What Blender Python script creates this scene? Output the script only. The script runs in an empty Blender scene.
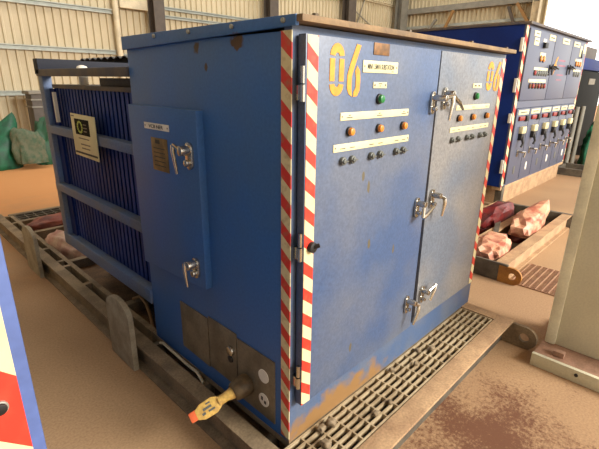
import bpy, bmesh, math, random
from mathutils import Vector, Matrix, noise
random.seed(7)
scene = bpy.context.scene
COL = scene.collection

# ------------------------------------------------------------------ camera
FLOOR_Z = -0.165                       # all coordinates below: skid top = 0; everything is lifted by LIFT at the end
LIFT = 0.165
cam_data = bpy.data.cameras.new('camera')
cam_data.sensor_width = 36.0
cam_data.lens = 427.43 * 36.0 / 599.0
cam_data.clip_start = 0.02
cam_data.clip_end = 300
cam = bpy.data.objects.new('camera', cam_data)
COL.objects.link(cam)
right = Vector((0.69864726, -0.71533114, 0.01390569))
down = Vector((-0.21742205, -0.23078752, -0.94840117))
fwd = Vector((0.68163015, 0.65957447, -0.31676783))
rot = Matrix((right, -down, -fwd)).transposed().to_4x4()
cam.matrix_world = Matrix.Translation((-1.0005, -1.0111, 1.45)) @ rot
scene.camera = cam

# ------------------------------------------------------------------ world, light, exposure
world = bpy.data.worlds.new('daylight')
scene.world = world
world.use_nodes = True
wn = world.node_tree.nodes
wn['Background'].inputs[0].default_value = (1.0, 0.965, 0.90, 1)
wn['Background'].inputs[1].default_value = 2.6

def area(name, loc, target, sx, sy, power, color):
    d = bpy.data.lights.new(name, 'AREA')
    d.shape = 'RECTANGLE'; d.size = sx; d.size_y = sy; d.energy = power; d.color = color
    o = bpy.data.objects.new(name, d); COL.objects.link(o)
    o.location = loc
    o.rotation_euler = (Vector(target) - Vector(loc)).to_track_quat('-Z', 'Y').to_euler()
    return o
# daylight falling in through the big open side of the hall (right of and behind the viewer)
area('daylight_opening', (4.4, -9.4, 6.0), (1.2, 0.0, 0.4), 5.0, 3.5, 2600, (1.0, 0.96, 0.89))

scene.view_settings.view_transform = 'Standard'
scene.view_settings.look = 'None'
scene.view_settings.exposure = 0.0
scene.view_settings.gamma = 1.0
scene.view_settings.use_curve_mapping = False

# ------------------------------------------------------------------ materials
def lin(c):
    return tuple((v / 255 / 12.92) if v / 255 <= 0.04045 else ((v / 255 + 0.055) / 1.055) ** 2.4 for v in c)

def mat(name, rgb, rough=0.55, metal=0.0, rgb2=None, scale=6.0, lo=0.4, hi=0.62, detail=5.0, bump=0.0, bscale=60.0,
        rough2=None, spec=0.5, fine=0.06):
    m = bpy.data.materials.new(name); m.use_nodes = True
    nt = m.node_tree; N = nt.nodes; L = nt.links
    b = N['Principled BSDF']
    tc = N.new('ShaderNodeTexCoord')
    n1 = N.new('ShaderNodeTexNoise'); n1.inputs['Scale'].default_value = scale; n1.inputs['Detail'].default_value = detail
    L.new(tc.outputs['Object'], n1.inputs['Vector'])
    r = N.new('ShaderNodeMapRange'); r.inputs['From Min'].default_value = lo; r.inputs['From Max'].default_value = hi
    L.new(n1.outputs['Fac'], r.inputs['Value'])
    mx = N.new('ShaderNodeMix'); mx.data_type = 'RGBA'
    c1 = lin(rgb); c2 = lin(rgb2) if rgb2 else tuple(v * 0.82 for v in c1)
    mx.inputs['A'].default_value = (*c1, 1); mx.inputs['B'].default_value = (*c2, 1)
    L.new(r.outputs['Result'], mx.inputs['Factor'])
    # a little fine grain
    n2 = N.new('ShaderNodeTexNoise'); n2.inputs['Scale'].default_value = 90; n2.inputs['Detail'].default_value = 3
    L.new(tc.outputs['Object'], n2.inputs['Vector'])
    r2 = N.new('ShaderNodeMapRange'); r2.inputs['To Min'].default_value = 1 - fine * 2; r2.inputs['To Max'].default_value = 1 + fine * 2
    r2.inputs['From Min'].default_value = 0.3; r2.inputs['From Max'].default_value = 0.7
    L.new(n2.outputs['Fac'], r2.inputs['Value'])
    mu = N.new('ShaderNodeVectorMath'); mu.operation = 'SCALE'
    L.new(mx.outputs['Result'], mu.inputs[0]); L.new(r2.outputs['Result'], mu.inputs['Scale'])
    L.new(mu.outputs['Vector'], b.inputs['Base Color'])
    b.inputs['Roughness'].default_value = rough
    b.inputs['Metallic'].default_value = metal
    b.inputs['Specular IOR Level'].default_value = spec
    if rough2 is not None:
        r3 = N.new('ShaderNodeMapRange'); r3.inputs['To Min'].default_value = rough; r3.inputs['To Max'].default_value = rough2
        L.new(r.outputs['Result'], r3.inputs['Value']); L.new(r3.outputs['Result'], b.inputs['Roughness'])
    if bump:
        nb = N.new('ShaderNodeTexNoise'); nb.inputs['Scale'].default_value = bscale; nb.inputs['Detail'].default_value = 4
        L.new(tc.outputs['Object'], nb.inputs['Vector'])
        bp = N.new('ShaderNodeBump'); bp.inputs['Strength'].default_value = bump; bp.inputs['Distance'].default_value = 0.01
        L.new(nb.outputs['Fac'], bp.inputs['Height']); L.new(bp.outputs['Normal'], b.inputs['Normal'])
    m['mix'] = 1
    return m

def add_stain(m, rgb, centre, size, scale=9.0, thr=0.5, soft=0.12):
    """a stain of its own shape: an ellipsoid region broken up by noise, in object coordinates"""
    nt = m.node_tree; N = nt.nodes; L = nt.links
    b = N['Principled BSDF']
    src = b.inputs['Base Color'].links[0].from_socket
    tc = N.new('ShaderNodeTexCoord')
    mp = N.new('ShaderNodeMapping'); mp.vector_type = 'POINT'
    mp.inputs['Scale'].default_value = tuple(1 / s for s in size)
    mp.inputs['Location'].default_value = tuple(-c / s for c, s in zip(centre, size))
    L.new(tc.outputs['Object'], mp.inputs['Vector'])
    ln = N.new('ShaderNodeVectorMath'); ln.operation = 'LENGTH'; L.new(mp.outputs['Vector'], ln.inputs[0])
    n = N.new('ShaderNodeTexNoise'); n.inputs['Scale'].default_value = scale; n.inputs['Detail'].default_value = 6
    L.new(tc.outputs['Object'], n.inputs['Vector'])
    ad = N.new('ShaderNodeMath'); ad.operation = 'MULTIPLY_ADD'; ad.inputs[1].default_value = -0.9
    L.new(ln.outputs['Value'], ad.inputs[0]); L.new(n.outputs['Fac'], ad.inputs[2])
    r = N.new('ShaderNodeMapRange'); r.inputs['From Min'].default_value = thr - 0.5; r.inputs['From Max'].default_value = thr - 0.5 + soft
    L.new(ad.outputs['Value'], r.inputs['Value'])
    mx = N.new('ShaderNodeMix'); mx.data_type = 'RGBA'
    L.new(r.outputs['Result'], mx.inputs['Factor']); L.new(src, mx.inputs['A']); mx.inputs['B'].default_value = (*lin(rgb), 1)
    L.new(mx.outputs['Result'], b.inputs['Base Color'])

def tape_mat(name, vec, period, phase, dirty=0.5):
    m = bpy.data.materials.new(name); m.use_nodes = True
    nt = m.node_tree; N = nt.nodes; L = nt.links
    b = N['Principled BSDF']
    tc = N.new('ShaderNodeTexCoord')
    d = N.new('ShaderNodeVectorMath'); d.operation = 'DOT_PRODUCT'
    L.new(tc.outputs['Object'], d.inputs[0]); d.inputs[1].default_value = vec
    a = N.new('ShaderNodeMath'); a.operation = 'SUBTRACT'; a.inputs[1].default_value = phase; L.new(d.outputs['Value'], a.inputs[0])
    q = N.new('ShaderNodeMath'); q.operation = 'DIVIDE'; q.inputs[1].default_value = period; L.new(a.outputs['Value'], q.inputs[0])
    fr = N.new('ShaderNodeMath'); fr.operation = 'FRACT'; L.new(q.outputs['Value'], fr.inputs[0])
    lt = N.new('ShaderNodeMath'); lt.operation = 'LESS_THAN'; lt.inputs[1].default_value = 0.47; L.new(fr.outputs['Value'], lt.inputs[0])
    nz = N.new('ShaderNodeTexNoise'); nz.inputs['Scale'].default_value = 35; nz.inputs['Detail'].default_value = 6
    L.new(tc.outputs['Object'], nz.inputs['Vector'])
    mr = N.new('ShaderNodeMapRange'); mr.inputs['From Min'].default_value = 0.5; mr.inputs['From Max'].default_value = 0.8
    mr.inputs['To Max'].default_value = dirty; L.new(nz.outputs['Fac'], mr.inputs['Value'])
    mx = N.new('ShaderNodeMix'); mx.data_type = 'RGBA'
    mx.inputs['A'].default_value = (*lin((214, 200, 154)), 1); mx.inputs['B'].default_value = (*lin((205, 52, 36)), 1)
    L.new(lt.outputs['Value'], mx.inputs['Factor'])
    m2 = N.new('ShaderNodeMix'); m2.data_type = 'RGBA'
    L.new(mr.outputs['Result'], m2.inputs['Factor']); L.new(mx.outputs['Result'], m2.inputs['A'])
    m2.inputs['B'].default_value = (*lin((150, 120, 85)), 1)
    L.new(m2.outputs['Result'], b.inputs['Base Color'])
    b.inputs['Roughness'].default_value = 0.45
    return m

M = {}
M['blue'] = mat('blue_paint', (54, 100, 162), 0.45, rgb2=(62, 100, 150), scale=3, spec=0.35, fine=0.04, bump=0.04, bscale=160)
M['blue_door'] = mat('blue_door_paint', (64, 84, 118), 0.42, rgb2=(90, 98, 114), scale=2.2, fine=0.07, bump=0.06, bscale=140)
M['blue_grey_door'] = mat('dust_and_sheen_door_paint', (96, 104, 116), 0.42, rgb2=(120, 118, 116), scale=2.2, fine=0.1, bump=0.08, bscale=120)  # both doors greyed by dust and by a reflection veil in the base
M['front_frame'] = mat('front_frame_blue', (72, 92, 124), 0.45, rgb2=(90, 100, 118), scale=6, fine=0.05)
M['navy_shaded'] = mat('shaded_navy_beam', (20, 24, 40), 0.6, spec=0.3)  # shade on the end beam put into its base colour
M['lug'] = mat('pale_dusty_lug', (160, 150, 128), 0.75, rgb2=(140, 128, 106), scale=10, bump=0.1)
M['grating'] = mat('grating_steel', (178, 160, 128), 0.7, rgb2=(150, 130, 100), scale=14)
M['navy'] = mat('navy_paint', (8, 38, 104), 0.55, rgb2=(8, 32, 92), scale=2, spec=0.2)
M['fin_blue'] = mat('radiator_blue', (24, 56, 128), 0.55, rgb2=(20, 46, 108), scale=3, spec=0.2)
M['frame_blue'] = mat('dusty_blue_frame', (84, 108, 148), 0.55, rgb2=(98, 108, 124), scale=5)
M['frame_dark'] = mat('dusty_dark_frame', (70, 68, 74), 0.6, rgb2=(92, 82, 72), scale=7)
M['dark_sheet'] = mat('dark_corrugated_sheet', (38, 38, 44), 0.5)
M['roof_brown'] = mat('rust_dusted_roof', (138, 112, 78), 0.75, rgb2=(112, 92, 68), scale=9, bump=0.1)
M['tan'] = mat('dusty_tan_steel', (176, 144, 108), 0.75, rgb2=(156, 124, 92), scale=9, fine=0.1, bump=0.12)
M['skid'] = mat('dusty_brown_steel', (138, 120, 94), 0.75, rgb2=(112, 96, 74), scale=7, fine=0.1, bump=0.12)
M['skid_dark'] = mat('dark_dusty_steel', (92, 84, 70), 0.7, rgb2=(70, 62, 52), scale=9, bump=0.1)
M['dirt'] = mat('dry_dirt', (112, 86, 60), 0.95, rgb2=(86, 66, 48), scale=11, fine=0.2, bump=0.3, bscale=50)
M['chrome'] = mat('chrome', (206, 200, 188), 0.22, 1.0, fine=0.02)
M['galv'] = mat('galvanised_steel', (160, 160, 150), 0.45, 0.6, rgb2=(140, 142, 134), scale=14)
M['dark_metal'] = mat('dark_metal', (46, 44, 42), 0.5, 0.4)
M['black'] = mat('black_plastic', (22, 22, 22), 0.5)
M['label'] = mat('cream_label', (222, 212, 164), 0.4, fine=0.01)
M['white'] = mat('white_label', (228, 224, 212), 0.45, fine=0.02)
M['ink'] = mat('dark_print', (52, 50, 44), 0.6)
M['yellow'] = mat('yellow_paint', (214, 146, 38), 0.55, rgb2=(196, 130, 36), scale=20)
M['brass'] = mat('brass_plate', (138, 112, 66), 0.5, 0.25, rgb2=(112, 92, 58), scale=20)
M['brown_plate'] = mat('brown_rating_plate', (128, 88, 44), 0.5, 0.2, rgb2=(98, 70, 40), scale=40)
M['amber'] = mat('amber_lens', (214, 130, 44), 0.3, fine=0.02)
M['green_lens'] = mat('green_lens', (36, 120, 62), 0.3)
M['red_lens'] = mat('red_lens', (134, 30, 26), 0.35)
M['grey_knob'] = mat('grey_button', (96, 98, 92), 0.4)
M['gland_plate'] = mat('bare_gland_plate', (128, 118, 98), 0.5, 0.35, rgb2=(108, 98, 80), scale=9)
M['bronze'] = mat('dull_bronze', (96, 78, 52), 0.55, 0.3, rgb2=(74, 60, 42), scale=20, bump=0.1)
M['tag_yellow'] = mat('yellow_tag', (216, 178, 92), 0.5, rgb2=(190, 150, 80), scale=40)
M['orange'] = mat('orange_red_plastic', (222, 104, 58), 0.45)
M['cladding'] = mat('cream_cladding', (198, 184, 152), 0.55, rgb2=(188, 174, 142), scale=1.2, fine=0.02)
M['cream_trim'] = mat('cream_trim', (212, 198, 166), 0.55)
M['column_brown'] = mat('brown_steel_column', (84, 74, 64), 0.6)
M['column_grey'] = mat('grey_steel_column', (134, 130, 118), 0.6)
M['girt'] = mat('galvanised_girt', (168, 172, 162), 0.5, 0.2)
M['brace_orange'] = mat('ochre_brace', (150, 112, 62), 0.6)
M['green_tarp'] = mat('green_tarpaulin', (20, 100, 68), 0.55, rgb2=(18, 72, 52), scale=7, bump=0.3, bscale=14)
M['net'] = mat('grey_green_netting', (96, 100, 80), 0.8, rgb2=(66, 88, 66), scale=12, bump=0.3, bscale=25)
M['pink_bag'] = mat('pink_plastic_sack', (208, 156, 124), 0.5, rgb2=(160, 88, 68), scale=9, lo=0.44, hi=0.62, bump=0.3, bscale=22)
M['pale_bag'] = mat('pale_plastic_sack', (190, 160, 140), 0.5, rgb2=(160, 108, 98), scale=8, bump=0.3, bscale=22)
M['red_bag'] = mat('red_brown_sack', (134, 64, 46), 0.6, rgb2=(98, 46, 36), scale=8, bump=0.3, bscale=22)
M['dark_red_bag'] = mat('dark_red_sack', (110, 26, 24), 0.5, rgb2=(80, 20, 20), scale=8, bump=0.2, bscale=22)
M['ochre'] = mat('ochre_painted_lug', (168, 116, 48), 0.6, rgb2=(140, 92, 40), scale=12)
M['grey_green'] = mat('grey_green_paint', (206, 202, 176), 0.45, rgb2=(196, 192, 166), scale=2, fine=0.03)
M['grey_edge'] = mat('light_grey_green_edge', (224, 220, 192), 0.45, fine=0.03)
M['pink_dust'] = mat('pink_dust', (166, 130, 108), 0.9, rgb2=(146, 114, 92), scale=14)
M['machine'] = mat('dark_machine', (20, 20, 17), 0.7, rgb2=(16, 16, 14), scale=3, spec=0.1)
M['lav'] = mat('glare_washed_door_paint', (74, 80, 100), 0.42, rgb2=(80, 84, 100), scale=2, fine=0.04)  # pale grey takes the glare on the front into the base colour
M['copper_rust'] = mat('rust', (110, 66, 38), 0.9, rgb2=(86, 54, 34), scale=20)
M['cable_white'] = mat('dirty_white_cable', (190, 178, 150), 0.5)
M['tan_cable'] = mat('tan_cable', (168, 128, 78), 0.5)
M['edge_blue'] = mat('blue_edge_paint', (78, 98, 152), 0.4, fine=0.05)

add_stain(M['blue'], (74, 50, 34), (-0.005, 0.275, 1.58), (0.03, 0.06, 0.055), 30, 0.42)
add_stain(M['blue'], (70, 56, 44), (-0.005, 0.53, 1.57), (0.03, 0.04, 0.05), 22, 0.5)
add_stain(M['blue'], (70, 56, 44), (-0.005, 0.47, 1.50), (0.03, 0.02, 0.03), 22, 0.5)
add_stain(M['front_frame'], (138, 104, 64), (0.30, 0.0, -0.02), (0.62, 0.05, 0.20), 14, 0.3, 0.25)
for cx, cz in ((0.40, 1.05), (0.43, 0.80), (0.63, 0.72), (0.36, 1.10), (0.34, 0.33)):
    add_stain(M['blue_door'], (92, 84, 62), (cx, -0.04, cz), (0.012, 0.05, 0.035), 40, 0.35)

# floor: dusty concrete with rust-red dust drifts
def floor_mat():
    m = mat('dusty_concrete', (168, 136, 100), 0.85, rgb2=(152, 120, 88), scale=0.6, fine=0.08, bump=0.08, bscale=30)
    nt = m.node_tree; N = nt.nodes; L = nt.links
    b = N['Principled BSDF']; tc = N.new('ShaderNodeTexCoord')
    src = b.inputs['Base Color'].links[0].from_socket
    mp = N.new('ShaderNodeMapping'); mp.inputs['Location'].default_value = (-0.84, 0.54, 0); L.new(tc.outputs['Object'], mp.inputs['Vector'])
    ln = N.new('ShaderNodeVectorMath'); ln.operation = 'LENGTH'; L.new(mp.outputs['Vector'], ln.inputs[0])
    n = N.new('ShaderNodeTexNoise'); n.inputs['Scale'].default_value = 42; n.inputs['Detail'].default_value = 10; n.inputs['Roughness'].default_value = 0.8
    L.new(tc.outputs['Object'], n.inputs['Vector'])
    nb = N.new('ShaderNodeTexNoise'); nb.inputs['Scale'].default_value = 3.2; nb.inputs['Detail'].default_value = 3
    L.new(tc.outputs['Object'], nb.inputs['Vector'])
    s1 = N.new('ShaderNodeMath'); s1.operation = 'MULTIPLY_ADD'; s1.inputs[1].default_value = -0.42; L.new(ln.outputs['Value'], s1.inputs[0]); L.new(n.outputs['Fac'], s1.inputs[2])
    s2 = N.new('ShaderNodeMath'); s2.operation = 'MULTIPLY_ADD'; s2.inputs[1].default_value = 0.55; L.new(nb.outputs['Fac'], s2.inputs[0]); L.new(s1.outputs['Value'], s2.inputs[2])
    r = N.new('ShaderNodeMapRange'); r.inputs['From Min'].default_value = 0.58; r.inputs['From Max'].default_value = 0.74; r.inputs['To Max'].default_value = 0.92
    L.new(s2.outputs['Value'], r.inputs['Value'])
    mx = N.new('ShaderNodeMix'); mx.data_type = 'RGBA'; L.new(r.outputs['Result'], mx.inputs['Factor']); L.new(src, mx.inputs['A'])
    mx.inputs['B'].default_value = (*lin((94, 54, 32)), 1)
    L.new(mx.outputs['Result'], b.inputs['Base Color'])
    # far bay: ochre-red dust, brightened to carry the warm light falling there
    sp = N.new('ShaderNodeSeparateXYZ'); L.new(tc.outputs['Object'], sp.inputs[0])
    ad = N.new('ShaderNodeMath'); ad.operation = 'MULTIPLY_ADD'; ad.inputs[1].default_value = 3.0
    L.new(nb.outputs['Fac'], ad.inputs[0]); L.new(sp.outputs['Y'], ad.inputs[2])
    ro = N.new('ShaderNodeMapRange'); ro.inputs['From Min'].default_value = 4.5; ro.inputs['From Max'].default_value = 7.5; ro.inputs['To Max'].default_value = 0.8
    L.new(ad.outputs['Value'], ro.inputs['Value'])
    m3 = N.new('ShaderNodeMix'); m3.data_type = 'RGBA'; L.new(ro.outputs['Result'], m3.inputs['Factor']); L.new(mx.outputs['Result'], m3.inputs['A'])
    m3.inputs['B'].default_value = (*lin((206, 142, 82)), 1)
    L.new(m3.outputs['Result'], b.inputs['Base Color'])
    return m
M['floor'] = floor_mat()
M['trench'] = mat('rusty_trench_cover', (164, 128, 98), 0.85, rgb2=(150, 112, 88), scale=12)

# ------------------------------------------------------------------ mesh helpers
class F:
    """frame: local (u, v, n) -> world"""
    def __init__(s, o, u, v, n): s.o, s.u, s.v, s.n = Vector(o), Vector(u).normalized(), Vector(v).normalized(), Vector(n).normalized()
    def at(s, u, v, n=0.0): return s.o + s.u * u + s.v * v + s.n * n
WORLD = F((0, 0, 0), (1, 0, 0), (0, 1, 0), (0, 0, 1))

class MB:
    def __init__(s, frame=WORLD): s.bm = bmesh.new(); s.f = frame
    def _merge(s, t):
        t.normal_update()
        me = bpy.data.meshes.new('tmp'); t.to_mesh(me); t.free()
        s.bm.from_mesh(me); bpy.data.meshes.remove(me)
    def box(s, a, b, bev=0.0):
        t = bmesh.new(); a, b = [min(p, q) for p, q in zip(a, b)], [max(p, q) for p, q in zip(a, b)]
        vs = [t.verts.new((x, y, z)) for x in (a[0], b[0]) for y in (a[1], b[1]) for z in (a[2], b[2])]
        for q in ((0, 1, 3, 2), (4, 6, 7, 5), (0, 4, 5, 1), (2, 3, 7, 6), (0, 2, 6, 4), (1, 5, 7, 3)): t.faces.new([vs[i] for i in q])
        if bev: bmesh.ops.bevel(t, geom=list(t.edges), offset=bev, segments=2, profile=0.6, affect='EDGES')
        for v in t.verts: v.co = s.f.at(*v.co)
        bmesh.ops.recalc_face_normals(t, faces=list(t.faces)); s._merge(t); return s
    def prism(s, pts, n0, n1, bev=0.0):
        """2D outline in (u, v) extruded along n"""
        t = bmesh.new()
        f = t.faces.new([t.verts.new((p[0], p[1], n0)) for p in pts])
        ex = bmesh.ops.extrude_face_region(t, geom=[f])
        for v in ex['geom']:
            if isinstance(v, bmesh.types.BMVert): v.co.z = n1
        if bev: bmesh.ops.bevel(t, geom=list(t.edges), offset=bev, segments=2, profile=0.6, affect='EDGES')
        for v in t.verts: v.co = s.f.at(*v.co)
        bmesh.ops.recalc_face_normals(t, faces=list(t.faces)); s._merge(t); return s
    def tube(s, pts, r, seg=12, cap=True):
        P = [s.f.at(*p) for p in pts]; t = bmesh.new(); rings = []
        rs = r if isinstance(r, (list, tuple)) else [r] * len(P)
        d0 = (P[1] - P[0]).normalized(); ref = d0.orthogonal().normalized()
        for i, p in enumerate(P):
            d = (P[min(i + 1, len(P) - 1)] - P[max(i - 1, 0)])
            d = d.normalized() if d.length > 1e-9 else d0
            ref = (ref - d * ref.dot(d)); ref = ref.normalized() if ref.length > 1e-6 else d.orthogonal().normalized()
            w = d.cross(ref)
            rings.append([t.verts.new(p + (ref * math.cos(a) + w * math.sin(a)) * rs[i]) for a in [2 * math.pi * k / seg for k in range(seg)]])
        for a, b in zip(rings, rings[1:]):
            for k in range(seg): t.faces.new((a[k], a[(k + 1) % seg], b[(k + 1) % seg], b[k]))
        if cap: t.faces.new(rings[0][::-1]); t.faces.new(rings[-1])
        bmesh.ops.recalc_face_normals(t, faces=list(t.faces)); s._merge(t); return s
    def cyl(s, u, v, r, n0, n1, seg=20, bev=0.15):
        """cylinder along the frame's n with a rounded outer rim"""
        b = r * bev
        return s.tube([(u, v, n0), (u, v, n1 - b), (u, v, n1 - b * 0.3), (u, v, n1)], [r, r, r - b * 0.3, r - b], seg)
    def bar(s, p, q, w, h, up=(0, 0, 1)):
        """rectangular bar between two local points"""
        P, Q = s.f.at(*p), s.f.at(*q); d = (Q - P).normalized(); U = Vector(up); S = d.cross(U)
        S = S.normalized() if S.length > 1e-6 else d.orthogonal().normalized(); U = S.cross(d).normalized()
        t = bmesh.new(); vs = [t.verts.new(b + S * (i * w / 2) + U * (j * h / 2)) for b in (P, Q) for i, j in ((-1, -1), (1, -1), (1, 1), (-1, 1))]
        for q4 in ((0, 1, 2, 3), (7, 6, 5, 4), (0, 4, 5, 1), (1, 5, 6, 2), (2, 6, 7, 3), (3, 7, 4, 0)): t.faces.new([vs[i] for i in q4])
        bmesh.ops.recalc_face_normals(t, faces=list(t.faces)); s._merge(t); return s
    def grid(s, xs, ys, keep, z0, z1):
        """plate made of kept cells, one connected solid"""
        t = bmesh.new(); vv = {}
        def V(i, j):
            if (i, j) not in vv: vv[i, j] = t.verts.new((xs[i], ys[j], z1))
            return vv[i, j]
        fs = [t.faces.new((V(i, j), V(i + 1, j), V(i + 1, j + 1), V(i, j + 1))) for i in range(len(xs) - 1) for j in range(len(ys) - 1) if keep(i, j)]
        ex = bmesh.ops.extrude_face_region(t, geom=fs)
        for v in ex['geom']:
            if isinstance(v, bmesh.types.BMVert): v.co.z = z0
        for v in t.verts: v.co = s.f.at(*v.co)
        bmesh.ops.recalc_face_normals(t, faces=list(t.faces)); s._merge(t); return s
    def sheet(s, prof, a, b, thick):
        """folded sheet: profile of (u, n) points swept along v from a to b, given thickness"""
        t = bmesh.new(); nP = len(prof); R = []
        for off in (0, thick):
            R.append([[t.verts.new((u, v, n - off)) for v in (a, b)] for u, n in prof])
        for i in range(nP - 1):
            t.faces.new((R[0][i][0], R[0][i + 1][0], R[0][i + 1][1], R[0][i][1]))
            t.faces.new((R[1][i][1], R[1][i + 1][1], R[1][i + 1][0], R[1][i][0]))
            for k in (0, 1):
                t.faces.new((R[0][i][k], R[1][i][k], R[1][i + 1][k], R[0][i + 1][k]) if k else (R[0][i + 1][k], R[1][i + 1][k], R[1][i][k], R[0][i][k]))
        for i in (0, nP - 1): t.faces.new((R[0][i][0], R[0][i][1], R[1][i][1], R[1][i][0]))
        for v in t.verts: v.co = s.f.at(*v.co)
        bmesh.ops.recalc_face_normals(t, faces=list(t.faces)); s._merge(t); return s
    def build(s, name, m, parent=None, sharp=35):
        root = parent
        while root is not None and root.parent is not None: root = root.parent
        off = root.location.copy() if root is not None else Vector()
        if root is None:
            lo = Vector((min(v.co.x for v in s.bm.verts), min(v.co.y for v in s.bm.verts), min(v.co.z for v in s.bm.verts)))
            hi = Vector((max(v.co.x for v in s.bm.verts), max(v.co.y for v in s.bm.verts), 0))
            off = Vector(((lo.x + hi.x) / 2, (lo.y + hi.y) / 2, lo.z))
            if getattr(s, 'origin', None) is not None: off = Vector(s.origin)
        for v in s.bm.verts: v.co -= off
        me = bpy.data.meshes.new(name); s.bm.to_mesh(me); s.bm.free()
        me.polygons.foreach_set('use_smooth', [True] * len(me.polygons))
        me.set_sharp_from_angle(angle=math.radians(sharp))
        me.materials.append(m)
        o = bpy.data.objects.new(name, me); COL.objects.link(o)
        if root is None: o.location = off
        else: o.parent = parent
        return o

def tag(o, label, cat, group=None):
    o['label'] = label; o['category'] = cat
    if group: o['group'] = group
    return o
def thing(name, label, cat, loc=(0, 0, 0), group=None):
    o = bpy.data.objects.new(name, None); COL.objects.link(o); o.location = loc; o.empty_display_size = 0.1
    return tag(o, label, cat, group)
def struct(o): o['kind'] = 'structure'; return o

def capsule(cx, cy, w, h, seg=8):
    """upright rounded outline"""
    r = w / 2; p = []
    for k in range(seg + 1):
        a = math.pi * k / seg; p.append((cx + r * math.cos(a), cy + h / 2 - r + r * math.sin(a)))
    for k in range(seg + 1):
        a = math.pi + math.pi * k / seg; p.append((cx + r * math.cos(a), cy - h / 2 + r + r * math.sin(a)))
    return p

def lettering(parent, text, frame, u, v, height, width, n, m, name='lettering'):
    cu = bpy.data.curves.new('txt', 'FONT'); cu.body = text; cu.size = 1; cu.offset = 0.012
    cu.align_x = 'CENTER'; cu.align_y = 'CENTER'; cu.resolution_u = 3
    ob = bpy.data.objects.new('txt', cu); COL.objects.link(ob)
    me = bpy.data.meshes.new_from_object(ob.evaluated_get(bpy.context.evaluated_depsgraph_get()))
    bpy.data.objects.remove(ob); bpy.data.curves.remove(cu)
    xs = [q.co.x for q in me.vertices]; ys = [q.co.y for q in me.vertices]
    sx = width / (max(xs) - min(xs)); sy = height / (max(ys) - min(ys)); cx = (max(xs) + min(xs)) / 2; cy = (max(ys) + min(ys)) / 2
    mb = MB(); t = bmesh.new(); t.from_mesh(me); bpy.data.meshes.remove(me)
    ex = bmesh.ops.extrude_face_region(t, geom=list(t.faces))
    tops = {q for q in ex['geom'] if isinstance(q, bmesh.types.BMVert)}
    for q in t.verts: q.co = frame.at(u + (q.co.x - cx) * sx, v + (q.co.y - cy) * sy, n + (0.0012 if q in tops else 0.0))
    bmesh.ops.recalc_face_normals(t, faces=list(t.faces)); mb._merge(t)
    return mb.build(name, m, parent)

def dashes(parent, frame, spots, n, m=None, name='small_print'):
    if parent.name.startswith('door'):
        for (u, v, w, h) in spots: MB(frame).box((u - w / 2, v - h / 2, n), (u + w / 2, v + h / 2, n + 0.001)).build('plate_screw' if abs(w - h) < 1e-6 else 'text_line', m or M['ink'], parent)
        return
    mb = MB(frame)
    for (u, v, w, h) in spots: mb.box((u - w / 2, v - h / 2, n), (u + w / 2, v + h / 2, n + 0.001))
    return mb.build(name, m or M['ink'], parent)

def lump(name, m, centre, size, rotz=0.0, seed=0, amp=0.22, freq=2.2, flat=0.25, tip=None, parent=None, sub=4, boxy=0.75, sharp=80):
    """a slumped sack or draped bundle: noisy ellipsoid with a flattened underside, optional pulled-up tip (dx, dy, dz, sharpness)"""
    t = bmesh.new(); bmesh.ops.create_icosphere(t, subdivisions=sub, radius=1.0)
    rz = Matrix.Rotation(rotz, 3, 'Z')
    for v in t.verts:
        d = v.co.normalized(); q = noise.noise(d * freq + Vector((seed * 7.3, seed * 3.1, 0))) * amp + noise.noise(d * freq * 2.7 + Vector((0, seed * 5.7, 3))) * amp * 0.5
        ridge = abs(noise.noise(d * freq * 1.6 + Vector((seed, 9, 2)))) * amp * 0.6
        bx = Vector([math.copysign(abs(c) ** boxy, c) for c in d])
        p = bx * (1 + q - ridge); p.z = max(p.z, -flat)
        p = Vector((p.x * size[0], p.y * size[1], (p.z + flat) * size[2]))
        if tip:
            w = max(0.0, d.dot(Vector(tip[0]).normalized())) ** tip[2]; p += Vector(tip[1]) * w
        v.co = rz @ p + Vector(centre)
    mb = MB(); mb._merge(t); return mb.build(name, m, parent, sharp=sharp)

FRONT = F((0, 0, 0), (1, 0, 0), (0, 0, 1), (0, -1, 0))
SIDE = F((0, 0, 0), (0, -1, 0), (0, 0, 1), (-1, 0, 0))     # u = -y

# ================================================================== SETTING
mb = MB(); mb.origin = (0, 0, FLOOR_Z)
mb.box((-9, -12, FLOOR_Z - 0.2), (45, 24, FLOOR_Z)); struct(mb.build('floor', M['floor']))

def cladding_profile(a, b, pitch=0.166):
    p = []; u = a
    while u < b:
        p += [(u, 0), (u + pitch * 0.62, 0), (u + pitch * 0.70, 0.045), (u + pitch * 0.90, 0.045)]; u += pitch
    p.append((u, 0)); return p
WB = F((0, 10.0, 0), (1, 0, 0), (0, 0, 1), (0, -1, 0))
struct(MB(WB).sheet(cladding_profile(-9, 16.2), FLOOR_Z, 6.4, 0.012).build('wall_back', M['cladding']))
WR = F((16.2, 0, 0), (0, -1, 0), (0, 0, 1), (-1, 0, 0))
struct(MB(WR).sheet(cladding_profile(-10.0, -4.35), FLOOR_Z, 6.4, 0.012).build('wall_right', M['cladding']))
WL = F((-5, 0, 0), (0, 1, 0), (0, 0, 1), (1, 0, 0))
struct(MB(WL).sheet(cladding_profile(-12, 10, 0.3), FLOOR_Z, 6.4, 0.012).build('wall_left', M['cladding']))
WF = F((0, -6.0, 0), (-1, 0, 0), (0, 0, 1), (0, 1, 0))
struct(MB(WF).sheet(cladding_profile(1.7, 5.0, 0.3), FLOOR_Z, 6.4, 0.012).build('shading_wall_front', M['cladding']))  # unseen wall added to keep daylight off the left side
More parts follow.
